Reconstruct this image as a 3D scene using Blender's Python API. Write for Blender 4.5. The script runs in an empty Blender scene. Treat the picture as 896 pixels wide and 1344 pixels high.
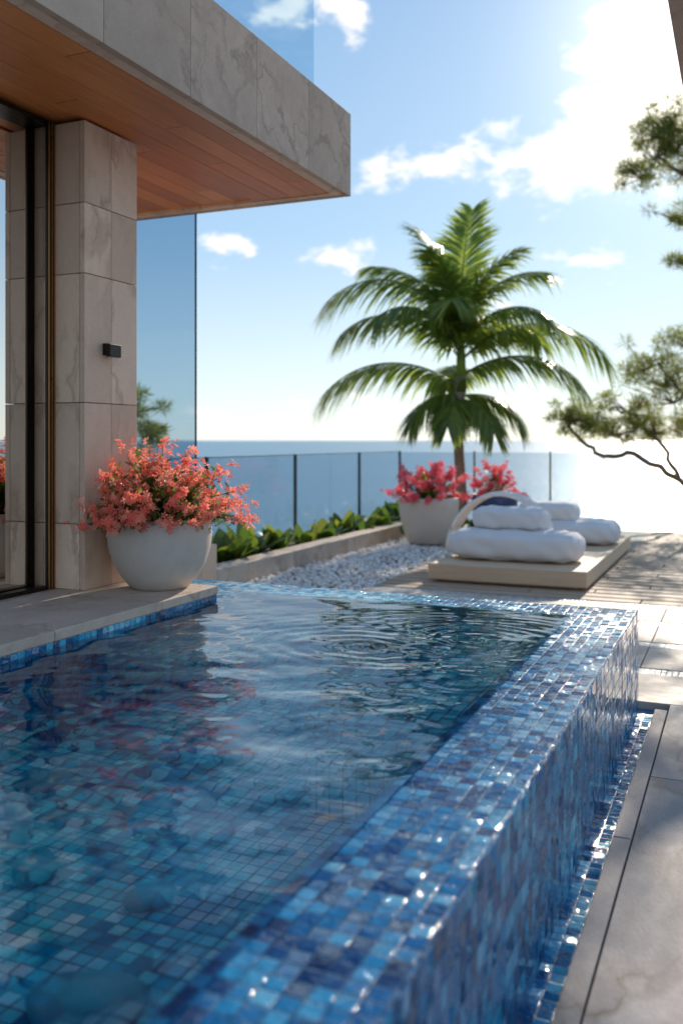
import bpy, math, random
import numpy as np
from mathutils import Vector, Matrix
random.seed(7); rng=np.random.default_rng(7)
S=bpy.context.scene
COL=S.collection
YAW=math.radians(23.57); sA,cA=math.sin(YAW),math.cos(YAW)
CAMH=0.8
def at(D,L,z): return Vector((-D*sA+L*cA, D*cA+L*sA, z))
SUN_AZ=math.radians(-1.0); SUN_EL=math.radians(23)
SUND=Vector((math.sin(SUN_AZ)*math.cos(SUN_EL),math.cos(SUN_AZ)*math.cos(SUN_EL),math.sin(SUN_EL)))

# ---------------------------------------------------------------- node helpers
class NT:
    def __init__(s,nt): s.nt=nt
    def n(s,t,ins=None,**kw):
        nd=s.nt.nodes.new(t)
        for k,v in kw.items(): setattr(nd,k,v)
        if ins:
            for k,v in ins.items():
                if hasattr(v,'is_output') : s.nt.links.new(v,nd.inputs[k])
                else: nd.inputs[k].default_value=v
        return nd
    def m(s,op,a,b=0.0,c=0.0,clamp=False):
        nd=s.nt.nodes.new('ShaderNodeMath'); nd.operation=op; nd.use_clamp=clamp
        for i,v in enumerate((a,b,c)):
            if hasattr(v,'is_output'): s.nt.links.new(v,nd.inputs[i])
            else: nd.inputs[i].default_value=v
        return nd.outputs[0]
    def v(s,op,a,b=(0,0,0),sc=None):
        nd=s.nt.nodes.new('ShaderNodeVectorMath'); nd.operation=op
        for i,v in enumerate((a,b)):
            if hasattr(v,'is_output'): s.nt.links.new(v,nd.inputs[i])
            else: nd.inputs[i].default_value=v
        if sc is not None:
            if hasattr(sc,'is_output'): s.nt.links.new(sc,nd.inputs['Scale'])
            else: nd.inputs['Scale'].default_value=sc
        return nd.outputs['Value'] if op in('DOT_PRODUCT','LENGTH','DISTANCE') else nd.outputs[0]
    def mix(s,f,a,b,bt='MIX'):
        nd=s.nt.nodes.new('ShaderNodeMix'); nd.data_type='RGBA'; nd.blend_type=bt
        for k,v in ((0,f),(6,a),(7,b)):
            if hasattr(v,'is_output'): s.nt.links.new(v,nd.inputs[k])
            else: nd.inputs[k].default_value=(v if k==0 else (tuple(v)+(1,))[:4])
        return nd.outputs[2]
    def ramp(s,f,stops,interp='LINEAR'):
        nd=s.nt.nodes.new('ShaderNodeValToRGB'); cr=nd.color_ramp; cr.interpolation=interp
        while len(cr.elements)<len(stops): cr.elements.new(0.5)
        for e,(p,c) in zip(cr.elements,stops):
            e.position=p; e.color=(c,c,c,1) if isinstance(c,(int,float)) else tuple(c)+(1,)
        s.nt.links.new(f,nd.inputs[0]); return nd.outputs[0]
    def noise(s,vec,scale,detail=4,rough=.55,dist=0):
        nd=s.n('ShaderNodeTexNoise',{'Vector':vec,'Scale':scale,'Detail':detail,'Roughness':rough,'Distortion':dist})
        return nd
    def link(s,a,b): s.nt.links.new(a,b)
def newmat(name):
    m=bpy.data.materials.new(name); m.use_nodes=True
    nt=m.node_tree; nt.nodes.clear(); t=NT(nt)
    out=t.n('ShaderNodeOutputMaterial'); return m,t,out
def principled(t,out,**ins):
    p=t.n('ShaderNodeBsdfPrincipled',{k.replace('_',' '):v for k,v in ins.items()})
    t.link(p.outputs[0],out.inputs[0]); return p
def c4(c): return tuple(c)+(1,)

def stone_mat(name,light,dark,vein,scale=1.5,rough=.6,veins=.5,stretch=(1,1,1),bump=.15,grain=.25,spec=.3,vw=.05):
    m,t,out=newmat(name)
    tc=t.n('ShaderNodeTexCoord').outputs['Object']
    isl=t.n('ShaderNodeNewGeometry').outputs['Random Per Island']
    off=t.v('SCALE',(13.1,7.7,9.3),sc=isl)
    co=t.v('ADD',t.v('MULTIPLY',tc,stretch),off)
    n1=t.noise(co,scale,6,.6,.8).outputs[0]
    n2=t.noise(co,scale*9,5,.65).outputs[0]
    n3=t.noise(co,scale*70,3,.6).outputs[0]
    base=t.mix(t.ramp(n1,[(.3,0.0),(.7,1.0)]),dark,light)
    isf=t.m('MULTIPLY_ADD',isl,.28,.84)
    base=t.mix(1.0,base,t.n('ShaderNodeCombineColor',{0:isf,1:isf,2:isf}).outputs[0],'MULTIPLY')
    nv=t.noise(t.v('ADD',co,t.v('SCALE',t.noise(co,scale*2.5,4).outputs['Color'],sc=.45)),scale*1.1,3,.5,.4).outputs[0]
    vv=t.m('ABSOLUTE',t.m('SUBTRACT',nv,.5))
    vm=t.ramp(vv,[(0,1.0),(vw*.25,.6),(vw,0.0)])
    vm=t.m('MULTIPLY',vm,t.m('MULTIPLY',t.ramp(n1,[(.35,0.),(.58,1.)]),veins))
    base=t.mix(vm,base,vein)
    base=t.mix(t.m('MULTIPLY',t.ramp(n2,[(.35,0.),(.7,1.)]),grain),base,dark)
    g=t.m('MULTIPLY_ADD',n3,.3,.85)
    base=t.mix(1.0,base,t.n('ShaderNodeCombineColor',{0:g,1:g,2:g}).outputs[0],'MULTIPLY')
    b=t.n('ShaderNodeBump',{'Strength':bump,'Distance':.01,'Height':t.m('ADD',n2,t.m('MULTIPLY',n3,.4))})
    r=t.m('MULTIPLY_ADD',n2,.25,rough-.12)
    p=principled(t,out,Base_Color=base,Roughness=r,Normal=b.outputs[0])
    p.inputs['Specular IOR Level'].default_value=spec
    return m

def tile_mat(name,su,sv,stops,rough=.12,grout=(.10,.17,.25),gw=.06,tilt=.08,film=0.0,bigamt=1.0,spec=.5):
    m,t,out=newmat(name)
    tc=t.n('ShaderNodeTexCoord').outputs['Object']
    geo=t.n('ShaderNodeNewGeometry')
    sn=t.n('ShaderNodeSeparateXYZ',{0:geo.outputs['True Normal']})
    sp=t.n('ShaderNodeSeparateXYZ',{0:tc})
    ax=t.m('GREATER_THAN',t.m('ABSOLUTE',sn.outputs[0]),.7); az=t.m('GREATER_THAN',t.m('ABSOLUTE',sn.outputs[2]),.7)
    X,Y,Z=sp.outputs
    u=t.m('ADD',t.m('MULTIPLY',Y,ax),t.m('MULTIPLY',X,t.m('SUBTRACT',1.0,ax)))
    v=t.m('ADD',t.m('MULTIPLY',Y,az),t.m('MULTIPLY',Z,t.m('SUBTRACT',1.0,az)))
    u=t.m('DIVIDE',t.m('ADD',u,50.0),su); v=t.m('DIVIDE',t.m('ADD',v,50.0),sv)
    fu=t.m('FRACT',u); fv=t.m('FRACT',v)
    cell=t.n('ShaderNodeCombineXYZ',{0:t.m('FLOOR',u),1:t.m('FLOOR',v),2:t.m('ADD',ax,t.m('MULTIPLY',az,2.0))}).outputs[0]
    wn=t.n('ShaderNodeTexWhiteNoise',{'Vector':cell},noise_dimensions='3D')
    eu=t.m('MINIMUM',fu,t.m('SUBTRACT',1.0,fu)); ev=t.m('MINIMUM',fv,t.m('SUBTRACT',1.0,fv))
    e=t.m('MINIMUM',eu,ev)
    mask=t.n('ShaderNodeMapRange',{0:e,1:gw*.55,2:gw*1.1,3:0.0,4:1.0}).outputs[0]
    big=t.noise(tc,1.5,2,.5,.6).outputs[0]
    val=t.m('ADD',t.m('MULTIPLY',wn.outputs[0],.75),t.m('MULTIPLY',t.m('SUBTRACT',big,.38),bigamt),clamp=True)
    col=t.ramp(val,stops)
    inner=t.noise(t.v('ADD',tc,wn.outputs[1]),60,3).outputs[0]
    g=t.m('MULTIPLY_ADD',inner,.5,.75)
    col=t.mix(1.0,col,t.n('ShaderNodeCombineColor',{0:g,1:g,2:g}).outputs[0],'MULTIPLY')
    col=t.mix(mask,grout,col)
    d=t.v('SCALE',t.v('SUBTRACT',wn.outputs[1],(.5,.5,.5)),sc=tilt)
    h=t.n('ShaderNodeMapRange',{0:e,1:0.0,2:gw*2.2,3:0.0,4:1.0}).outputs[0]
    bmp=t.n('ShaderNodeBump',{'Strength':.5,'Distance':.002,'Height':h})
    nrm=bmp.outputs[0]
    if film>0:
        fn=t.noise(tc,26,3,.5,.6).outputs[0]
        nrm=t.n('ShaderNodeBump',{'Strength':film,'Distance':.012,'Height':fn,'Normal':nrm}).outputs[0]
    nn=t.v('NORMALIZE',t.v('ADD',nrm,d))
    rr=t.m('ADD',t.m('MULTIPLY',t.m('SUBTRACT',1.0,mask),.4),rough)
    p=principled(t,out,Base_Color=col,Roughness=rr,Normal=nn)
    p.inputs['Specular IOR Level'].default_value=spec
    return m

def plain(name,col,rough=.5,metal=0,var=.15,scale=20,bump=0.05,spec=.5,rough_var=.15,sheen=0):
    m,t,out=newmat(name)
    tc=t.n('ShaderNodeTexCoord').outputs['Object']
    n=t.noise(tc,scale,5,.6).outputs[0]
    g=t.m('MULTIPLY_ADD',n,var*2,1-var)
    c=t.mix(1.0,col,t.n('ShaderNodeCombineColor',{0:g,1:g,2:g}).outputs[0],'MULTIPLY')
    b=t.n('ShaderNodeBump',{'Strength':bump,'Distance':.01,'Height':n})
    p=principled(t,out,Base_Color=c,Roughness=t.m('MULTIPLY_ADD',n,rough_var,rough-rough_var/2),Metallic=metal,Normal=b.outputs[0])
    p.inputs['Specular IOR Level'].default_value=spec
    return m
def leaf_mat(name,stops,trans=.45,rough=.4,scale=6,tboost=(1.9,1.9,1.3)):
    m,t,out=newmat(name)
    tc=t.n('ShaderNodeTexCoord').outputs['Object']
    isl=t.n('ShaderNodeNewGeometry').outputs['Random Per Island']
    n=t.noise(tc,scale,3).outputs[0]
    f=t.m('ADD',t.m('MULTIPLY',isl,.6),t.m('MULTIPLY',n,.4))
    c=t.ramp(f,stops)
    p=t.n('ShaderNodeBsdfPrincipled',{'Base Color':c,'Roughness':rough})
    tr=t.n('ShaderNodeBsdfTranslucent',{'Color':t.mix(1.0,c,tboost,'MULTIPLY')})
    mx=t.n('ShaderNodeMixShader',{0:trans,1:p.outputs[0],2:tr.outputs[0]})
    t.link(mx.outputs[0],out.inputs[0]); return m
def wood_mat(name,a,b,axis=1,rough=.5,grain=1.0):
    m,t,out=newmat(name)
    tc=t.n('ShaderNodeTexCoord').outputs['Object']
    isl=t.n('ShaderNodeNewGeometry').outputs['Random Per Island']
    st=[22,22,22]; st[axis]=1.2
    co=t.v('ADD',t.v('MULTIPLY',tc,tuple(st)),t.v('SCALE',(31.,17.,23.),sc=isl))
    n=t.noise(co,1.2,6,.65,1.2).outputs[0]; n2=t.noise(co,6,4,.6).outputs[0]
    f=t.m('ADD',t.m('MULTIPLY',n,.75*grain),t.m('MULTIPLY',isl,.45))
    c=t.ramp(f,[(.15,b),(.85,a)])
    g=t.m('MULTIPLY_ADD',n2,.4,.8)
    c=t.mix(1.0,c,t.n('ShaderNodeCombineColor',{0:g,1:g,2:g}).outputs[0],'MULTIPLY')
    bm=t.n('ShaderNodeBump',{'Strength':.2,'Distance':.004,'Height':n2})
    principled(t,out,Base_Color=c,Roughness=rough,Normal=bm.outputs[0]); return m
def glass_mat(name,tint,rmin=.04,rmax=.6,refl_col=(1,1,1)):
    m,t,out=newmat(name)
    fc=t.n('ShaderNodeLayerWeight',{'Blend':.5}).outputs['Facing']
    f=t.m('MULTIPLY_ADD',t.m('POWER',fc,5.0),rmax-rmin,rmin,clamp=True)
    tr=t.n('ShaderNodeBsdfTransparent',{'Color':c4(tint)}); gl=t.n('ShaderNodeBsdfGlossy',{'Color':c4(refl_col),'Roughness':.0})
    mx=t.n('ShaderNodeMixShader',{0:f,1:tr.outputs[0],2:gl.outputs[0]}); t.link(mx.outputs[0],out.inputs[0]); return m

# ---------------------------------------------------------------- mesh helpers
def empty(name,loc=(0,0,0)):
    e=bpy.data.objects.new(name,None); COL.objects.link(e); e.empty_display_size=.1; return e
def mesh(name,verts,faces,mat,parent=None,smooth=False,bevel=0,seg=2):
    me=bpy.data.meshes.new(name)
    if isinstance(verts,np.ndarray): verts=verts.tolist()
    if isinstance(faces,np.ndarray): faces=faces.tolist()
    me.from_pydata(verts,[],faces); me.update()
    if smooth: me.polygons.foreach_set('use_smooth',[True]*len(me.polygons))
    o=bpy.data.objects.new(name,me); COL.objects.link(o)
    if mat: me.materials.append(mat)
    if parent: o.parent=parent
    if bevel:
        b=o.modifiers.new('bevel','BEVEL'); b.width=bevel; b.segments=seg; b.limit_method='ANGLE'
    return o
def boxes(name,bl,mat,parent=None,bevel=0,seg=2):
    V=[];F=[]
    for (x0,x1,y0,y1,z0,z1) in bl:
        b=len(V)
        V+=[(x0,y0,z0),(x1,y0,z0),(x1,y1,z0),(x0,y1,z0),(x0,y0,z1),(x1,y0,z1),(x1,y1,z1),(x0,y1,z1)]
        F+=[tuple(b+i for i in f) for f in ((0,3,2,1),(4,5,6,7),(0,1,5,4),(1,2,6,5),(2,3,7,6),(3,0,4,7))]
    return mesh(name,V,F,mat,parent,bevel=bevel,seg=seg)
def lathe(name,prof,center,mat,parent=None,n=64):
    V=[];F=[]
    for r,z in prof:
        for i in range(n):
            a=2*math.pi*i/n; V.append((center[0]+r*math.cos(a),center[1]+r*math.sin(a),center[2]+z))
    for j in range(len(prof)-1):
        for i in range(n):
            a=j*n+i;b=j*n+(i+1)%n; F.append((a,b,b+n,a+n))
    return mesh(name,V,F,mat,parent,smooth=True)
def tube_geo(pts,rads,n=8):
    V=[];F=[]; pts=[Vector(p) for p in pts]
    up=Vector((.3,.2,1)).normalized()
    for i,p in enumerate(pts):
        tg=(pts[min(i+1,len(pts)-1)]-pts[max(i-1,0)]).normalized()
        a=tg.cross(up); 
        if a.length<.05: a=tg.cross(Vector((1,0,0)))
        a.normalize(); b=a.cross(tg).normalized()
        for k in range(n):
            th=2*math.pi*k/n; V.append(tuple(p+(a*math.cos(th)+b*math.sin(th))*rads[i]))
    for i in range(len(pts)-1):
        for k in range(n):
            F.append((i*n+k,i*n+(k+1)%n,(i+1)*n+(k+1)%n,(i+1)*n+k))
    F.append(tuple(range(n))[::-1]); F.append(tuple(range((len(pts)-1)*n,len(pts)*n)))
    return V,F
class Acc:
    def __init__(s): s.V=[];s.F=[]
    def add(s,V,F):
        b=len(s.V); s.V+= [tuple(v) for v in V]; s.F+=[tuple(i+b for i in f) for f in F]
    def make(s,name,mat,parent=None,smooth=False): return mesh(name,s.V,s.F,mat,parent,smooth)

# ---------------------------------------------------------------- materials
M_trav=stone_mat('travertine_cladding',(.90,.645,.475),(.72,.49,.345),(.42,.245,.155),2.0,.55,.7,(1,1,.5),.15)
M_fascia=stone_mat('fascia_stone',(.70,.495,.36),(.50,.34,.24),(.22,.135,.09),1.6,.6,.65,(1,1,1),.12,.45,vw=.03)
M_pave=stone_mat('terrace_marble',(.52,.445,.405),(.34,.29,.27),(.10,.065,.045),1.3,.66,1.0,(1.2,.6,1),.25,.55,.16,vw=.07)
M_slab=stone_mat('pale_slab',(.66,.53,.43),(.48,.38,.30),(.26,.18,.12),2.0,.6,.7,(1,1,1),.2,.35,.2)
M_plank=stone_mat('deck_plank_finish',(.56,.41,.29),(.38,.265,.185),(.24,.15,.10),3.0,.65,.3,(.3,4,1),.2,.3,.2)
M_tile=tile_mat('blue_mosaic',.0375,.0375,[(0,(.001,.045,.13)),(.22,(.003,.11,.28)),(.45,(.008,.22,.46)),(.7,(.03,.41,.64)),(1,(.32,.76,.86))],rough=.055,tilt=.38,gw=.055,film=.65,grout=(.01,.10,.20),spec=.6)
M_wall=tile_mat('blue_mosaic_wall',.0375,.050,[(0,(.001,.03,.10)),(.3,(.003,.10,.26)),(.55,(.008,.20,.43)),(.8,(.03,.36,.57)),(1,(.24,.66,.78))],rough=.07,tilt=.42,gw=.05,film=.5,grout=(.02,.10,.18),bigamt=.6,spec=.6)
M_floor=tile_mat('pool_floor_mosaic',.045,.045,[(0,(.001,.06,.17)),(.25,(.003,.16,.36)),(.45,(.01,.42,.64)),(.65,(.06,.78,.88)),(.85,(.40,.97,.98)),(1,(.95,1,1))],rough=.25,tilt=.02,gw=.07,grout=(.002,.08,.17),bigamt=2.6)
M_strip=tile_mat('inlay_mosaic',.03,.03,[(0,(.10,.16,.24)),(.5,(.35,.40,.45)),(1,(.75,.75,.72))],rough=.25,tilt=.06,grout=(.3,.3,.3))
M_soffit=wood_mat('cedar_soffit',(.86,.29,.075),(.46,.12,.026),1,.42)
M_dark=plain('dark_bronze_metal',(.035,.028,.022),.35,.8)
M_bronze=plain('bronze_metal',(.45,.24,.10),.3,.9)
M_post=plain('rail_post_metal',(.03,.035,.04),.4,.6)
M_conc=plain('concrete',(.28,.27,.26),.8)
M_bed=plain('dark_gravel_bed',(.06,.055,.05),.9)
M_soil=plain('soil',(.05,.035,.025),.95,bump=.6,scale=40)
M_pot=plain('pot_ceramic',(.62,.53,.45),.6,var=.12,scale=14,bump=.2)
M_potblue=plain('blue_glazed_pot',(.02,.05,.16),.2)
M_cush=plain('white_cushion_fabric',(.70,.67,.66),.9,var=.05,scale=6,bump=.2,spec=.2)
M_wicker=plain('white_wicker',(.74,.70,.66),.6)
def pebmat():
    m,t,out=newmat('white_pebble_stone')
    isl=t.n('ShaderNodeNewGeometry').outputs['Random Per Island']
    principled(t,out,Base_Color=t.ramp(isl,[(0,(.62,.55,.49)),(.5,(.82,.76,.71)),(1,(.88,.86,.83))]),Roughness=.7); return m
M_pebble=pebmat()
M_sunwood=wood_mat('pale_teak',(.72,.52,.35),(.52,.36,.23),0,.6)
M_bark=plain('bark',(.20,.13,.09),.9,var=.4,scale=18,bump=.8)
M_palmtrunk=plain('palm_trunk_bark',(.26,.21,.15),.85,var=.35,scale=25,bump=.6)
M_palm=leaf_mat('palm_leaf',[(0,(.07,.12,.025)),(.5,(.17,.23,.05)),(1,(.36,.39,.09))],.52,.3,2,(2.0,1.95,1.3))
M_pine=leaf_mat('pine_needles',[(0,(.06,.085,.02)),(.5,(.15,.17,.04)),(1,(.34,.30,.08))],.58,.6,3,(2.1,2.0,1.3))
M_leaf=leaf_mat('shrub_leaf',[(0,(.03,.08,.02)),(.5,(.09,.16,.03)),(1,(.22,.29,.06))],.45,.4,5)
M_aga=leaf_mat('broad_leaf',[(0,(.02,.06,.02)),(.5,(.08,.13,.025)),(1,(.28,.28,.04))],.45,.4,4)
M_coral=leaf_mat('coral_petal',[(0,(.80,.11,.09)),(.4,(.92,.25,.17)),(.75,(.95,.40,.27)),(1,(.97,.62,.45))],.45,.6,9,(1.3,1.3,1.3))
M_pink=leaf_mat('pink_petal',[(0,(.70,.05,.10)),(.5,(.88,.14,.18)),(1,(.95,.38,.36))],.4,.6,9,(1.2,1.2,1.2))
M_glassH=glass_mat('house_window_glass',(.35,.36,.36),.80,.95,(.97,.94,.90))
M_glassP=glass_mat('screen_glass',(.62,.72,.79),.02,.25,(.9,.95,1))
M_glassR=glass_mat('railing_glass',(.78,.84,.88),.03,.4)
M_glassB=glass_mat('balcony_glass',(.78,.87,.92),.02,.25)

# ---------------------------------------------------------------- world
w=bpy.data.worlds.new('World'); S.world=w; w.use_nodes=True
t=NT(w.node_tree); w.node_tree.nodes.clear()
wo=t.n('ShaderNodeOutputWorld')
sky=t.n('ShaderNodeTexSky',sky_type='NISHITA'); sky.sun_disc=False; sky.sun_elevation=SUN_EL; sky.sun_rotation=SUN_AZ
sky.altitude=0; sky.air_density=1.0; sky.dust_density=.15; sky.ozone_density=2.5
tc=t.n('ShaderNodeTexCoord').outputs['Generated']
sp=t.n('ShaderNodeSeparateXYZ',{0:tc})
az=t.m('ARCTAN2',sp.outputs[0],sp.outputs[1]); el=t.m('ARCSINE',sp.outputs[2])
vec=t.n('ShaderNodeCombineXYZ',{0:az,1:el,2:0.0}).outputs[0]
warp=t.noise(t.v('MULTIPLY',vec,(1,1.5,1)),9,4,.6).outputs['Color']
vec2=t.v('ADD',vec,t.v('SCALE',t.v('SUBTRACT',warp,(.5,.5,.5)),sc=.10))
clouds=[(-17.5,16.8,5.0,1.6,1.1),(-21.8,16.6,1.8,1.8,1.0),(-9.0,16.6,7.0,2.6,1.3),(-6.0,19.2,6.0,3.6,1.25),(-7.5,22.6,3.4,1.4,1.2),(-23.8,24.8,2.2,1.6,.95),(-27.5,25,2.6,1.5,1.0),
 (-24.0,11.3,2.4,.9,1.0),(-30.5,12.2,2.2,.8,1.0),(-3,24,4,2,1.0),(-32.0,2.0,5,.5,.8),(-20,2.4,7,.6,.8),(-14,8.5,2.5,.5,.6),(-9,11,4,.7,.8),
 (40,25,18,6,.9),(-75,22,15,5,.9),(120,30,25,7,.9),(-140,25,22,7,.9),(-25,48,14,5,.8),(10,42,10,4,.8)]
acc=None
for a,e,wd,ht,st in clouds:
    a,e,wd,ht=[math.radians(q) for q in (a,e,wd,ht)]
    d=t.v('LENGTH',t.v('MULTIPLY',t.v('SUBTRACT',vec2,(a,e,0)),(1/wd,1/ht,1)))
    b=t.m('MULTIPLY',t.m('SUBTRACT',1.0,d),st)
    b=t.m('MAXIMUM',b,-1.0)
    acc=b if acc is None else t.m('MAXIMUM',acc,b)
cn=t.noise(t.v('MULTIPLY',vec,(1,1.8,1)),22,7,.62,.3).outputs[0]
dens=t.m('ADD',acc,t.m('MULTIPLY',t.m('SUBTRACT',cn,.53),2.6))
dens=t.n('ShaderNodeMapRange',{0:dens,1:-.05,2:.75,3:0.0,4:.95},interpolation_type='SMOOTHSTEP').outputs[0]
shade=t.ramp(cn,[(.3,(6.3,6.5,6.8)),(.6,(7.8,7.6,7.4))])
skyc=t.mix(1.0,sky.outputs[0],(.85,1.0,1.05),'MULTIPLY')
up=t.m('MAXIMUM',sp.outputs[2],0.0)
body=t.ramp(up,[(0,(6.3,6.5,6.7)),(.06,(5.5,6.1,6.5)),(.22,(3.0,4.4,5.9)),(.45,(1.8,3.2,5.1)),(1,(1.2,2.4,4.4))])
skyc=t.mix(.80,skyc,body)
dt=t.m('MAXIMUM',t.v('DOT_PRODUCT',tc,tuple(SUND)),0.0)
g=t.m('ADD',t.m('MULTIPLY',t.m('POWER',dt,16.0),1.25),t.m('MULTIPLY',t.m('POWER',dt,130.0),6.0))
col=t.mix(dens,skyc,shade)
col=t.mix(1.0,col,t.v('SCALE',(1.0,.88,.68),sc=g),'ADD')
bg=t.n('ShaderNodeBackground',{0:col,1:.15}); t.link(bg.outputs[0],wo.inputs[0])
# sun
sl=bpy.data.lights.new('sun','SUN'); sl.energy=5.0; sl.angle=math.radians(.53); sl.color=(1,.89,.74)
so=bpy.data.objects.new('sun',sl); COL.objects.link(so); so.rotation_euler=SUND.to_track_quat('Z','Y').to_euler(); so.location=SUND*30

# ---------------------------------------------------------------- camera
cam=bpy.data.cameras.new('camera'); co=bpy.data.objects.new('camera',cam); COL.objects.link(co)
co.location=(0,0,CAMH); co.rotation_euler=(math.pi/2,0,YAW)
cam.lens=32.36; cam.sensor_width=36; cam.shift_y=-.07; cam.clip_start=.05; cam.clip_end=80000
cam.dof.use_dof=True; cam.dof.focus_distance=3.7; cam.dof.aperture_fstop=1.9
S.camera=co
S.view_settings.view_transform='Standard'; S.view_settings.look='None'; S.view_settings.exposure=0

# ---------------------------------------------------------------- sea and hillside
def seamat():
    m,t,out=newmat('sea_water')
    tc=t.n('ShaderNodeTexCoord').outputs['Object']
    n=t.noise(tc,.25,6,.65).outputs[0]; n2=t.noise(t.v('MULTIPLY',tc,(.3,1,1)),.01,4).outputs[0]
    b=t.n('ShaderNodeBump',{'Strength':.6,'Distance':.8,'Height':n})
    principled(t,out,Base_Color=t.mix(n2,(.06,.18,.26),(.09,.24,.33)),Roughness=.32,Normal=b.outputs[0]); return m
mesh('sea',[(-60000,-60000,-14),(60000,-60000,-14),(60000,60000,-14),(-60000,60000,-14)],[(0,1,2,3)],seamat())
gx=np.linspace(-45,40,80); gy=np.linspace(-40,34,60); V=[];F=[]
for j,y in enumerate(gy):
    for i,x in enumerate(gx):
        d=max(0,y-12.5)*1.3+max(0,x-9)*.5+max(0,-7.5-x)*1.1
        z=-1.9-d*.9+.5*math.sin(x*.7)*math.cos(y*.5)
        V.append((x,y,max(z,-17)))
for j in range(59):
    for i in range(79):
        a=j*80+i; F.append((a,a+1,a+81,a+80))
mesh('hillside',V,F,plain('hillside_scrub',(.06,.08,.035),.95,var=.5,scale=1.5,bump=.8),smooth=True)

# ---------------------------------------------------------------- pool
XR,XI,YF,YI,XL=-.455,-.755,4.55,4.265,-2.43
FL=-.38; RT=-.002
pool=empty('infinity_pool')
o=boxes('spillway_wall',[(XI,XR,-1.5,YF,-.6,RT)],M_wall,pool,bevel=.007,seg=3)
me=o.data; me.materials.append(M_tile)
for p in me.polygons:
    if p.normal.z>.5: p.material_index=1
boxes('far_wall',[(-3.3,XI,YI,YF,-.6,RT),(-3.3,XL,4.0,YI,-.6,RT)],M_tile,pool,bevel=.006)
boxes('house_side_wall',[(XL-.05,XL,-1.5,4.0,-.6,.025)],M_tile,pool)
boxes('near_wall',[(XL,XI,-1.6,-1.5,-.6,.02)],M_tile,pool)
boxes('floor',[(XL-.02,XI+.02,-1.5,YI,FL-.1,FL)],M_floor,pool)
boxes('bench_step',[(-1.25,XI,2.6,YI,FL,-.20),(XL,-2.05,-.5,1.5,FL,-.27),(-1.75,-1.25,3.75,YI,FL,-.30)],M_floor,pool,bevel=.01)
def pebble_obj(name,c,r,sq=.8,mat=None,par=pool,rz=0,sx=1):
    bpy.ops.mesh.primitive_ico_sphere_add(subdivisions=4,radius=1); q=bpy.context.object
    q.name=name; q.scale=(r*sx,r*.95,r*sq); q.rotation_euler=(0,0,rz); q.location=c; q.data.materials.append(mat); q.parent=par
    for p in q.data.polygons:
        p.use_smooth=True
    for v in q.data.vertices:
        k=1+.10*math.sin(v.co.x*3+c[0]*9)*math.cos(v.co.y*3.3+c[1]*5) if sq<.85 else 1
        v.co*=k
    return q
M_ball=plain('white_ball_shell',(.88,.90,.88),.4)
M_aqua=plain('aqua_stone',(.06,.46,.52),.4,var=.35,scale=9)
pebble_obj('white_ball',(-1.344,2.33,-.075),.068,1,M_ball); pebble_obj('white_ball',(-1.523,1.616,-.075),.05,1,M_ball)
for (x,y,r,mt,rz) in [(-1.22,1.50,.09,M_aqua,.4),(-1.05,1.36,.07,M_aqua,1.2),(-1.42,1.32,.08,M_aqua,2),(-1.38,1.95,.05,M_aqua,1),(-1.75,1.95,.06,M_aqua,2.2),(-2.1,2.9,.06,M_aqua,.5)]:
    pebble_obj('pool_stone',(x,y,FL+r*.45),r,.6,mt,rz=rz,sx=1.4)
# water
x0,x1,y0,y1=XL,XI+.03,-1.5,YI+.03
nx=int((x1-x0)/.0125); ny=int((y1-y0)/.0125)
xs=np.linspace(x0,x1,nx); ys=np.linspace(y0,y1,ny); XX,YY=np.meshgrid(xs,ys)
Z=np.zeros_like(XX)
amp=.6+.4*np.sin(XX*1.7+1.0)*np.cos(YY*1.3+.5)
amp=np.clip(amp,.3,1)*(.65+.45*np.clip((XX+2.2)/1.2,0,1))*(1+.35*np.clip((2.2-YY)/1.2,0,1))
for i in range(60):
    lam=.07*(9**rng.random()); th=rng.normal(1.3,.9); k=2*math.pi/lam
    wx,wy=rng.normal(0,.35,2)
    Z+= (.0105*lam/(2*math.pi))*np.sin(k*(XX*math.cos(th)+YY*math.sin(th))+rng.random()*6.28+1.5*np.sin(wx*XX*4+wy*YY*4))
Z*=amp
for (cx,cy,lam,s,rad) in [(-1.0,3.6,.08,.12,.65),(-1.35,3.3,.10,.10,.6),(-.85,3.0,.07,.10,.5),(-1.7,2.0,.11,.05,.9),(-1.2,1.2,.09,.05,.8),(-.95,2.2,.07,.08,.6)]:
    r=np.hypot(XX-cx,(YY-cy)*1.15); Z+=(s*lam/(2*math.pi))*np.sin(2*math.pi*r/lam+2.5*np.sin(XX*5+YY*4)*np.cos(YY*6-XX*3))*np.exp(-(r/rad)**2*1.6)*(r/(r+.12))
edge=np.minimum(np.clip((x1-XX)/.10,0,1),np.clip((y1-YY)/.10,0,1))
Z=Z*(.15+.85*edge)+ (edge-1)**2*(.0008)
V=np.stack([XX,YY,Z],-1).reshape(-1,3)
idx=np.arange(nx*ny).reshape(ny,nx)
F=np.stack([idx[:-1,:-1],idx[:-1,1:],idx[1:,1:],idx[1:,:-1]],-1).reshape(-1,4)
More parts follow.
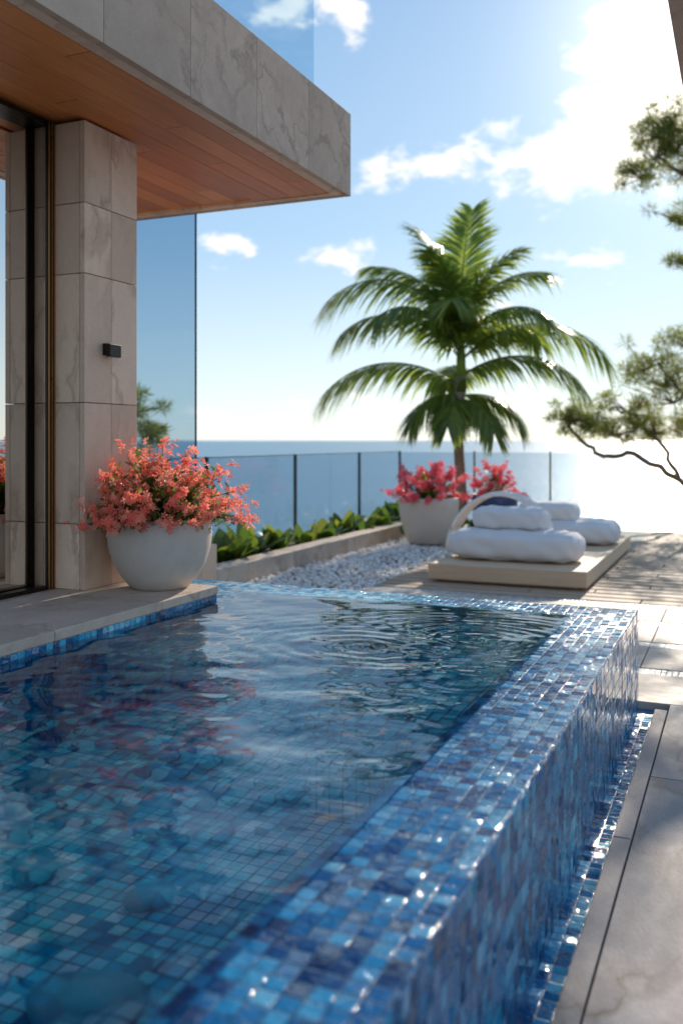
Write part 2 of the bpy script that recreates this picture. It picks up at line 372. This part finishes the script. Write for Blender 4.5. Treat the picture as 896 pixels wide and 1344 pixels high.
def watermat():
    m,t,out=newmat('pool_water')
    tc=t.n('ShaderNodeTexCoord').outputs['Object']
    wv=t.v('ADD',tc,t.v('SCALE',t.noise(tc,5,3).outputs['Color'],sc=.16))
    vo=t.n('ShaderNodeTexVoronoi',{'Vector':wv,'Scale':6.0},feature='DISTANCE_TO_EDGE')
    caustic_tint=t.ramp(vo.outputs['Distance'],[(0,(1,1,1)),(.06,(.90,1,1)),(.2,(.48,.80,.90))])  # imitated caustics: bright light network painted into the transparent tint
    tr=t.n('ShaderNodeBsdfTransparent',{'Color':caustic_tint})
    re=t.n('ShaderNodeBsdfRefraction',{'Color':(.85,1,1,1),'Roughness':0.0,'IOR':1.33})
    gl=t.n('ShaderNodeBsdfGlossy',{'Color':(1,1,1,1),'Roughness':.015})
    fr=t.n('ShaderNodeFresnel',{'IOR':1.33}).outputs[0]
    mx=t.n('ShaderNodeMixShader',{0:.55,1:re.outputs[0],2:tr.outputs[0]})
    m2=t.n('ShaderNodeMixShader',{0:fr,1:mx.outputs[0],2:gl.outputs[0]})
    t.link(m2.outputs[0],out.inputs[0]); return m
wat=mesh('water',V,F,watermat(),pool,smooth=True)
# gutter
gut=empty('overflow_gutter')
GE=-.378
boxes('gutter_floor',[(XR,GE,-3,YF+.065,-.60,-.485),(-3.3,XR,YF,YF+.065,-.60,-.485)],M_tile,gut)

# ---------------------------------------------------------------- lower terrace
DZ=-.45
ter=empty('stone_terrace')
boxes('terrace_base',[(GE,8,-4,13,-1.6,-.50),(-4.35,GE,YF+.065,13,-1.6,-.503)],M_bed,ter)
boxes('kerb_stone',[(GE,-.322,y,min(y+1.496,YF+.06),-.499,DZ+.004) for y in np.arange(-3,4.4,1.5)],M_pave,ter,bevel=.004)
bl=[]
for i in range(9):
    xa=-.318+i*.66
    off=[0,.8,.35,1.1][i%4]
    y=-4+off
    while y<YF+.06:
        bl.append((xa,xa+.655,y,min(y+1.895,YF+.062),-.499,DZ)); y+=1.9
boxes('paving_slabs',bl,M_pave,ter,bevel=.003)
bl=[];sb=[]
y=YF+.067
while y<7.1:
    x=-2.92
    while x<8:
        bl.append((x,min(x+1.195,8),y,y+.56,-.499,DZ)); x+=1.2
    sb.append((-2.92,8,y+.565,y+.685,-.499,DZ-.004)); y+=.69
boxes('cross_slabs',bl,M_slab,ter,bevel=.003); boxes('mosaic_inlays',sb,M_strip,ter)
yy=y; bl=[]
k=0
while yy<12.95:
    x=-2.92-[0,.9,.4,1.3][k%4]
    while x<8:
        xa=max(x,-2.92); bl.append((xa,min(x+2.19,8),yy,yy+.150,-.499,DZ+.002)); x+=2.2
    yy+=.185; k+=1
boxes('deck_planks',bl,M_plank,ter,bevel=.003)
boxes('edge_coping',[(-4.75,8,13.0,13.25,-.9,-.44)],M_slab,ter,bevel=.01)
import bmesh
bm=bmesh.new(); bmesh.ops.create_icosphere(bm,subdivisions=1,radius=1); 
iv=np.array([v.co[:] for v in bm.verts]); 
bm.verts.index_update(); ifc=np.array([[v.index for v in f.verts] for f in bm.faces]); bm.free()
N=8500
pc=np.stack([rng.uniform(-4.08,-2.94,N),4.7+ (rng.random(N)**1.2)*8.2,rng.uniform(-.498,-.466,N)],-1)
sc=rng.uniform(.014,.028,(N,1))*rng.uniform(.7,1.2,(N,3))*np.array([1,1,.7])
PV=(iv[None]*sc[:,None,:]+pc[:,None,:]).reshape(-1,3); PF=(ifc[None]+(np.arange(N)*len(iv))[:,None,None]).reshape(-1,3)
mesh('pebble_bed',PV,PF,M_pebble,None,smooth=True)
pl=empty('planter_bed')
boxes('planter_kerb',[(-4.30,-4.10,y,min(y+1.196,13),-.7,-.30) for y in np.arange(4.62,12.9,1.2)],M_slab,pl,bevel=.008)
boxes('planter_soil',[(-4.75,-4.30,4.62,13,-.9,-.36)],M_soil,pl)
boxes('planter_back',[(-4.85,-4.752,4.62,13,-1.4,-.33)],M_conc,pl)

# ---------------------------------------------------------------- glass railing
rail=empty('glass_railing')
P=[];G=[]
ysr=[5.72,7.64,9.56,11.5,13.1]
for y in ysr: P.append((-4.77,-4.74,y-.015,y+.015,-.33,.64))
for a,b in zip(ysr[:-1],ysr[1:]): G.append((-4.760,-4.748,a+.02,b-.02,-.30,.625))
xsr=[-4.755,-3.6,-2.5,-1.15]
for x in xsr[1:-1]: P.append((x-.012,x+.012,13.085,13.115,-.44,.64))
for a,b in zip(xsr[:-1],xsr[1:]): G.append((a+.02,b-.02,13.094,13.106,-.42,.625))
boxes('rail_posts',P,M_post,rail); boxes('rail_glass',G,M_glassR,rail)
boxes('rail_cap',[(-4.765,-4.745,5.72,13.1,.627,.636)],M_post,rail)

# ---------------------------------------------------------------- house
house=empty('modern_house')
TZ=.07; SZ=2.36
bl=[(XL-.62,XL+.012,y,min(y+1.196,3.995),.027,TZ) for y in np.arange(-2,3.99,1.2)]
boxes('terrace_edge_stone',bl,M_slab,house,bevel=.005)
bl=[(x-.9,x-.004,y,min(y+1.196,3.995),.022,TZ-.002) for y in np.arange(-2,3.99,1.2) for x in (XL-.624,XL-1.524,XL-2.424,XL-3.324)]
boxes('terrace_stone',bl,M_slab,house,bevel=.004)
boxes('terrace_side_block',[(-7,-3.40,3.999,5.6,-1.4,TZ-.002),(-7,XL-.052,-2,3.99,-1.4,.021)],M_trav,house,bevel=.004)
PX0,PX1,PY0,PY1=-3.11,-2.93,3.60,4.02
zj=[TZ,.392,.985,1.616,1.96,SZ]
bl=[]
for a,b in zip(zj[:-1],zj[1:]):
    bl.append((PX1-.03,PX1,PY0,PY0+.205,a+.001,b-.003)); bl.append((PX1-.03,PX1,PY0+.208,PY1,a+.001,b-.003))
    bl.append((PX0-.07,PX1-.033,PY0,PY0+.03,a+.001,b-.003))
    bl.append((PX0-.07,PX1-.033,PY1-.03,PY1,a+.001,b-.003))
boxes('stone_pillar_panels',bl,M_trav,house,bevel=.0015)
boxes('pillar_core',[(PX0-.07,PX1-.032,PY0+.032,PY1-.032,TZ,SZ)],M_conc,house)
boxes('wall_light',[(PX1,PX1+.035,3.735,3.80,1.225,1.285),(PX1+.0351,PX1+.06,3.72,3.81,1.215,1.28)],M_dark,house,bevel=.004)
GX=-3.11; GG=-3.180
boxes('door_frame',[(GX-.014,GX-.002,3.545,3.595,TZ,SZ-.002),(GX-.05,GX-.002,-2,3.543,TZ,TZ+.02),(GX-.075,GX-.002,-2,3.543,SZ-.02,SZ-.002),(GX-.07,GX-.02,1.4,1.46,TZ+.021,SZ-.022)],M_dark,house)
boxes('door_frame_trim',[(GX-.0015,GX+.006,3.550,3.557,TZ,SZ-.002),(GX-.0015,GX+.006,3.569,3.576,TZ,SZ-.002),(GX-.0015,GX+.004,3.588,3.597,TZ,SZ-.002)],M_bronze,house)
boxes('sliding_glass',[(GG-.008,GG,-2,3.598,TZ+.002,SZ-.004)],M_glassH,house)
boxes('interior_walls',[(-7,-6.9,-2,3.9,TZ,SZ),(-7,PX0-.08,3.9,4.0,TZ,SZ),(-7,GX-.08,-2.1,-2,TZ,SZ)],M_trav,house)
boxes('glass_screen',[(-6.9,-3.455,5.40,5.412,TZ,SZ)],M_glassP,house)
boxes('glass_screen_edge',[(-3.453,-3.449,5.396,5.416,TZ,SZ)],M_post,house)
RX,RY=-2.30,5.42; RZ=2.887
boxes('roof_core',[(-7.5,RX-.045,-3,RY-.045,SZ+.09,RZ-.02)],M_conc,house)
bl=[]
y=RY
while y>-3:
    bl.append((RX-.04,RX,y-.617,y,SZ,RZ)); y-=.62
x=RX-.043
while x>-7:
    bl.append((x-.617,x,RY-.04,RY,SZ,RZ)); x-=.62
boxes('fascia_panels',bl,M_fascia,house,bevel=.002)
boxes('soffit_trim',[(RX-.10,RX-.042,-3,RY-.042,SZ+.004,SZ+.03),(-7,RX-.102,RY-.10,RY-.042,SZ+.004,SZ+.03)],M_trav,house)
boxes('soffit_shadow_gap',[(-7,RX-.102,-3,RY-.102,SZ+.06,SZ+.085)],M_dark,house)
bl=[]
x=RX-.112;k=0
while x>-6.9:
    off=[0,1.1,.5,1.6,.8][k%5]; y=-3-off
    while y<RY-.15:
        ya=max(y,-3); yb=min(y+1.995,RY-.112)
        if yb>ya+.02:
            dz=0 if x>-2.82 else .012
            bl.append((x-.128,x,ya,yb,SZ+.008+dz,SZ+.045+dz))
        y+=2.0
    x-=.132;k+=1
boxes('soffit_boards',bl,M_soffit,house,bevel=.002)
boxes('soffit_track',[(GX-.05,GX-.01,-2,3.6,SZ-.0015,SZ+.006)],M_dark,house)
boxes('balcony_glass',[(-2.36,-2.348,1.0,4.97,RZ,RZ+.95)],M_glassB,house)
boxes('balcony_glass_shoe',[(-2.375,-2.335,1.0,4.97,RZ,RZ+.03)],M_post,house)

can=empty('stone_canopy')
boxes('canopy_slab',[(-.25,1.3,2.9,5.6,SZ+.02,SZ+.3)],M_fascia,can,bevel=.004)
boxes('canopy_column',[(1.0,1.3,4.2,4.5,DZ,SZ+.02)],M_trav,can,bevel=.004)

# ---------------------------------------------------------------- vegetation helpers
def quad_leaf(A,p,d,up,ln,wd,bend=.25,seg=2):
    d=d.normalized(); s=d.cross(up)
    if s.length<1e-3: s=Vector((1,0,0))
    s.normalize()
    V=[p-s*wd*.15,p+s*wd*.15]; F=[]
    for i in range(1,seg+1):
        f=i/seg; q=p+d*ln*f+Vector((0,0,-1))*ln*bend*f*f
        ww=wd*.5*math.sin(math.pi*min(.98,.18+f*.80))
        V+=[q-s*ww,q+s*ww]; b=(i-1)*2; F.append((b,b+1,b+3,b+2))
    A.add(V,F)
def rdir(zmin=-1):
    while True:
        v=Vector((random.gauss(0,1),random.gauss(0,1),random.gauss(0,1))).normalized()
        if v.z>=zmin: return v
def blossom(A,p,n,r):
    n=n.normalized(); a=n.orthogonal().normalized(); b=n.cross(a)
    ph=random.random()*6.28; V=[p];F=[]
    for k in range(5):
        th=ph+k*2*math.pi/5; 
        def P(t_,rr,h): return p+(a*math.cos(t_)+b*math.sin(t_))*rr+n*h
        i=len(V); V+=[P(th-.42,r*.62,r*.22),P(th,r*1.0,r*.18),P(th+.42,r*.62,r*.22)]
        F.append((0,i,i+1,i+2))
    A.add(V,F)
def flower_pot(name,base,R,H,prof,potmat,petal,fr,fh,nb,br,spread=1.0,leafn=500):
    e=empty(name)
    lathe('pot',[(r*R,z*H) for r,z in prof],base,potmat,e)
    lathe('soil',[(0.001,H*.93),(R*.9,H*.93)],base,M_soil,e)
    top=Vector(base)+Vector((0,0,H*.95))
    A=Acc();B=Acc();C=Acc()
    for i in range(int(nb/14)):
        d=rdir(-.12); 
        L=random.uniform(.5,1.0)*(1+.12*random.random())
        tip=top+Vector((d.x*fr*L*spread,d.y*fr*L*spread,max(0,d.z)*fh*L+random.uniform(-.02,.06)*fh/.35))
        V,F=tube_geo([top+Vector((d.x*.05,d.y*.05,-.02)),(top+tip)/2+Vector((0,0,.03)),tip],[.004,.003,.002],4); C.add(V,F)
        cd=(tip-top).normalized()
        for k in range(14):
            q=tip+rdir()*random.uniform(.0,.045)*(fr/.42)+cd*random.uniform(-.05,.06)
            n=(rdir()+cd*1.1+Vector((0,0,.4)))
            blossom(A,q,n,br*random.uniform(.6,1.2))
        for k in range(leafn*14//nb):
            q=top.lerp(tip,random.uniform(.25,.9))+rdir()*.035
            quad_leaf(B,q,rdir(-.3)+cd*.5,Vector((0,0,1)),random.uniform(.04,.085)*fr/.42,random.uniform(.018,.03)*fr/.42,.2)
    C.make('stems',M_leaf,e); A.make('blossoms',petal,e); B.make('leaves',M_leaf,e)
    return e
bowl=[(0.0,0),(.50,0),(.56,.02),(.72,.16),(.88,.36),(.97,.58),(1.0,.78),(.985,.93),(.965,1.0),(.93,1.005),(.91,.98),(.92,.9)]
flower_pot('flower_pot',(-2.66,3.84,TZ),.258,.345,bowl,M_pot,M_coral,.42,.34,2300,.021,leafn=2500)
bowl2=[(0,0),(.6,0),(.68,.05),(.84,.3),(.95,.6),(1,.9),(.99,1.0),(.93,1.0),(.92,.93)]
flower_pot('flower_pot',tuple(at(11.2,1.06,DZ)),.37,.56,bowl2,M_pot,M_pink,.52,.46,1000,.04,leafn=800)
flower_pot('flower_pot',tuple(at(11.9,1.98,DZ)),.30,.55,bowl2,M_potblue,M_pink,.40,.40,600,.04,leafn=500)

def agave(name,c,n,ln,wd,mat=M_aga):
    A=Acc()
    for i in range(n):
        a=random.random()*6.28; el=random.uniform(.5,1.35)
        d=Vector((math.cos(a)*math.cos(el),math.sin(a)*math.cos(el),math.sin(el)))
        quad_leaf(A,Vector(c)+Vector((math.cos(a),math.sin(a),0))*.04,d,Vector((0,0,1)),ln*random.uniform(.7,1.1),wd*random.uniform(.7,1.1),random.uniform(.1,.45),5)
    return A.make(name,mat,None,True)
y=5.0
while y<12.8:
    agave('broadleaf_plant',(-4.50+random.uniform(-.06,.06),y,-.37),random.randint(13,19),random.uniform(.34,.50),random.uniform(.14,.22))
    y+=random.uniform(.38,.62)

# ---------------------------------------------------------------- palm
palm=empty('palm_tree')
pb=at(12.0,1.54,DZ)
tp=[pb+Vector((0.02*math.sin(i*.9),0,i*.26)) for i in range(9)]
V,F=tube_geo(tp,[.11,.085,.075,.07,.066,.064,.064,.068,.07],14); mesh('trunk',V,F,M_palmtrunk,palm,True)
V,F=tube_geo([tp[-1]-Vector((0,0,.2)),tp[-1]+Vector((0,0,.25)),tp[-1]+Vector((0,0,.6))],[.075,.06,.03],12); mesh('crownshaft',V,F,M_palm,palm,True)
FA=Acc(); RA=Acc()
def frond(oz,azd,el0,el1,ln,lw=.42,droop=1.0):
    a=math.radians(azd)
    hd=Vector((cA,sA,0))*math.cos(a)+Vector((-sA,cA,0))*math.sin(a)
    side=Vector((-hd.y,hd.x,0))
    p=Vector((pb.x,pb.y,oz)); n=34; pts=[p.copy()]; tans=[]
    for i in range(n):
        f=i/n; e=math.radians(el0+(el1-el0)*(f**1.25)); tg=hd*math.cos(e)+Vector((0,0,math.sin(e)))
        tans.append(tg); p=p+tg*ln/n; pts.append(p.copy())
    tans.append(tans[-1])
    V,F=tube_geo(pts,[.018*(1-.85*i/n)+.002 for i in range(n+1)],5); RA.add(V,F)
    m=int(n*3.0)
    for j in range(int(m*.08),m):
        f=j/m; i=min(n,int(f*n)); q=pts[i].lerp(pts[min(n,i+1)],f*n-i); tg=tans[i]
        L=lw*(math.sin(math.pi*(.16+.74*f))**.6)*random.uniform(.8,1.12)
        for sg in (-1,1):
            nrm=side.cross(tg)
            d=(side*sg*(.9-.3*f)+tg*(.5+.5*f)+nrm*random.uniform(-.1,.35)*(-1 if nrm.z<0 else 1)+Vector((0,0,-.22*droop))).normalized()
            quad_leaf(FA,q,d,tg.cross(side)*1.0,L,.034*random.uniform(.8,1.2),random.uniform(.35,.75)*droop,4)
cz=1.62
fr=[(cz+.50,180,64,-50,2.15,.62,1),(cz+.5,150,88,38,1.7,.62,.55),(cz+.6,60,88,60,1.75,.62,.45),(cz+.5,5,72,-10,1.6,.55,.8),(cz+.20,2,46,-62,2.25,.6,1),(cz-.12,178,34,-55,2.0,.6,1),
 (cz+.3,215,60,-45,1.6,.55,1),(cz+.35,325,58,-45,1.5,.5,1),(cz+.35,260,75,-30,1.2,.5,1),(cz+.3,35,50,-45,1.6,.5,1),
 (cz-.25,200,10,-70,.85,.45,1),(cz-.25,345,10,-70,.95,.45,1),(cz-.3,250,5,-70,.8,.4,1),(cz-.3,300,0,-70,.9,.4,1),(cz+.5,225,84,25,1.3,.5,.7),(cz+.0,90,30,-50,1.5,.5,1),
 (cz+.0,345,34,-62,1.8,.55,1),(cz+.5,330,80,20,1.4,.55,.7),(cz+.5,95,80,20,1.6,.6,.6),(cz+.45,172,74,-5,1.7,.55,.9),(cz+.25,186,54,-50,1.85,.55,1)]
for a in fr: frond(a[0],a[1]+random.uniform(-4,4),*a[2:5],lw=a[5],droop=a[6])
FA.make('fronds',M_palm,palm); RA.make('frond_stems',M_palm,palm,True)
for (D,L,n,ln) in [(11.6,1.75,16,.6),(12.2,1.35,14,.6),(11.4,1.5,10,.4),(12.1,.75,12,.55)]:
    c=at(D,L,DZ); agave('broadleaf_plant',tuple(c),n,ln,.13,M_leaf)

# ---------------------------------------------------------------- pine
def pine_tree(name,branches,clumps,dens=1.0,size=.07,mat=M_pine):
    e=empty(name); A=Acc()
    for pts,r0,r1 in branches:
        P=[]; 
        for i in range(len(pts)-1):
            for k in range(5):
                f=k/5; P.append(Vector(pts[i]).lerp(Vector(pts[i+1]),f)+rdir()*.03)
        P.append(Vector(pts[-1])); n=len(P)
        V,F=tube_geo(P,[r0+(r1-r0)*i/(n-1) for i in range(n)],7); A.add(V,F)
    L=Acc()
    for c,r in clumps:
        c=Vector(c)
        nsub=int(15*dens)
        for s_ in range(nsub):
            sc_=c+Vector((random.gauss(0,.55),random.gauss(0,.5),random.gauss(0,.36)))*r
            V,F=tube_geo([c-Vector((0,0,r*.3)),sc_],[.012,.005],4); A.add(V,F)
            rr=r*random.uniform(.20,.38)
            for k in range(int(80*dens)):
                d=rdir(); q=sc_+Vector((d.x,d.y,d.z*.65))*rr*random.random()**.45
                quad_leaf(L,q,d+Vector((0,0,.3)),rdir(),size*random.uniform(.6,1.3),size*.42,.05,1)
    A.make('trunk_and_branches',M_bark,e,True); L.make('foliage',mat,e)
    return e
a_=lambda D,L,z:tuple(at(D,L,z))
br=[([a_(14.5,6.6,-3),a_(14.4,6.4,0),a_(14.5,6.7,2.5),a_(14.2,6.4,5.5),a_(14.2,6.9,8.0)],.24,.10),
 ([a_(14.4,6.4,-.4),a_(14.2,5.5,-.05),a_(14,5.1,.22),a_(13.9,4.4,.62),a_(13.8,3.9,.55),a_(13.7,3.5,.85),a_(13.6,3.35,1.05)],.06,.02),
 ([a_(14,5.1,.22),a_(14,4.9,.7),a_(14,4.5,1.15),a_(14,4.1,1.3)],.04,.015),
 ([a_(14.4,6.4,.3),a_(14.1,5.6,.8),a_(14,5.2,1.5),a_(14,4.8,2.0)],.05,.015),
 ([a_(14.3,6.6,3.8),a_(14.1,6.0,4.5),a_(14,5.3,4.8),a_(14,4.8,5.1)],.07,.02),
 ([a_(14.3,6.6,3.2),a_(14.1,6.0,3.8),a_(14,5.4,4.2)],.05,.02),
 ([a_(14.2,6.4,5.0),a_(14,5.8,5.6),a_(14,5.2,5.6)],.05,.02)]
cl=[(a_(14,5.05,1.55),.62),(a_(14.1,4.65,2.0),.42),(a_(13.9,5.3,2.3),.48),(a_(14,4.35,1.35),.42),(a_(13.9,5.3,.95),.42),(a_(13.7,3.7,1.1),.36),(a_(13.8,4.1,.95),.3),(a_(13.6,3.4,1.15),.26),(a_(14,5.7,1.7),.6),(a_(14,4.75,1.0),.35),(a_(14,4.9,1.75),.45),
 (a_(14,4.75,5.2),.42),(a_(14,5.2,5.0),.45),(a_(14.1,4.6,4.9),.30),(a_(14,5.25,4.2),.34),(a_(14.1,5.0,5.6),.38),(a_(14,4.75,5.5),.34),(a_(14,5.1,5.3),.4),(a_(14,5.5,5.8),.45),(a_(14,6.2,6.3),.8),(a_(14,6.8,7.2),1.0),(a_(14.2,5.9,4.6),.45),(a_(14.4,7.2,5.8),.9),(a_(14.3,5.4,3.6),.34)]
pine_tree('pine_tree',br,cl,1.0,.10)
b2=[([a_(13,-4.0,-4),a_(13,-3.9,0),a_(13,-3.7,1.6)],.14,.05),([a_(13,-3.9,.2),a_(13,-3.3,1.2)],.05,.02)]
c2=[(a_(13,-3.45,1.7),.5),(a_(13,-3.9,2.1),.6),(a_(13,-3.1,.6),.4),(a_(13,-3.9,.8),.6),(a_(13,-2.9,1.3),.35),(a_(13,-2.7,.9),.3),(a_(13,-2.9,-.0),.5),(a_(13,-2.4,.05),.45),(a_(13,-2.0,-.15),.35)]
pine_tree('pine_tree',b2,c2,1.0,.10)

# ---------------------------------------------------------------- sunbed
bed=empty('sunbed')
BX0,BX1,BY0,BY1,BZ=-2.55,-1.18,7.75,10.9,-.285
boxes('platform_frame',[(BX0,BX1,BY0,BY0+.05,DZ+.03,BZ),(BX0,BX1,BY1-.05,BY1,DZ+.03,BZ),(BX0,BX0+.05,BY0+.052,BY1-.052,DZ+.03,BZ),(BX1-.05,BX1,BY0+.052,BY1-.052,DZ+.03,BZ),
 (BX0+.1,BX1-.1,BY0+.1,BY1-.1,DZ+.002,DZ+.029)],M_sunwood,bed,bevel=.006)
boxes('platform_slats',[(BX0+.052,BX1-.052,y,y+.108,BZ-.03,BZ-.003) for y in np.arange(BY0+.055,BY1-.15,.114)],M_sunwood,bed,bevel=.003)
def cushion(name,cx,cy,cz,sx,sy,sz,par,rot=0,pw=6.0):
    bm=bmesh.new(); bmesh.ops.create_cube(bm,size=2); bmesh.ops.subdivide_edges(bm,edges=bm.edges[:],cuts=18,use_grid_fill=True)
    for v in bm.verts:
        x,y,z=v.co
        l=(abs(x)**pw+abs(y)**pw+abs(z)**pw)**(1/pw); x,y,z=x/l,y/l,z/l
        if abs(y)>1e-6 or abs(z)>1e-6:
            l2=(abs(y)**2.8+abs(z)**2.8)**(1/2.8); m_=max(abs(y),abs(z)); k_=m_/l2
            y*=.35+.65*k_; z*=.35+.65*k_
        pf=1-.12*(abs(x)**6) 
        wr=.022*math.sin(x*9+y*4+cx*5)*math.sin(y*7-z*3+x*3)+.022*math.sin(x*19+z*5+math.sin(x*7)*2)
        v.co=Vector((x*sx/2*(1+wr*.3),y*sy/2*pf*(1+wr),z*sz/2*pf*(1+wr*2)))
    me=bpy.data.meshes.new(name); bm.to_mesh(me); bm.free()
    for p in me.polygons: p.use_smooth=True
    o=bpy.data.objects.new(name,me); COL.objects.link(o); o.location=(cx,cy,cz); o.rotation_euler=(rot,0,0); me.materials.append(M_cush); o.parent=par
    return o
cushion('mattress',-1.90,8.35,-.150,1.18,.62,.28,bed)
cushion('pillow',-1.97,8.45,.075,.68,.42,.22,bed)
cushion('mattress_back',-1.72,10.0,-.165,1.05,.7,.26,bed)
cushion('pillow_back',-1.92,10.0,.03,.62,.42,.22,bed)
W=Acc()
hc=Vector((-2.22,9.05,-.27)); 
def hp(u,v):
    return hc+Vector((-math.cos(u)*.50, (v-.5)*.34+.12*math.sin(u), math.sin(u)*(.53)+.02*math.sin(v*3.14)))
for k in range(9):
    V,F=tube_geo([hp(math.pi*i/40,k/8) for i in range(41)],[.010 if k not in(0,8) else .018]*41,6); W.add(V,F)
for s_ in (1,-1):
    for k in range(34):
        u0=math.pi*k/34
        pts=[hp(min(math.pi,max(0,u0+s_*(j/6)*.35)),j/6)+Vector((0,0,.004*(-1)**j)) for j in range(7)]
        V,F=tube_geo(pts,[.007]*7,5); W.add(V,F)
W.make('wicker_hood',M_wicker,bed,True)
print('done')
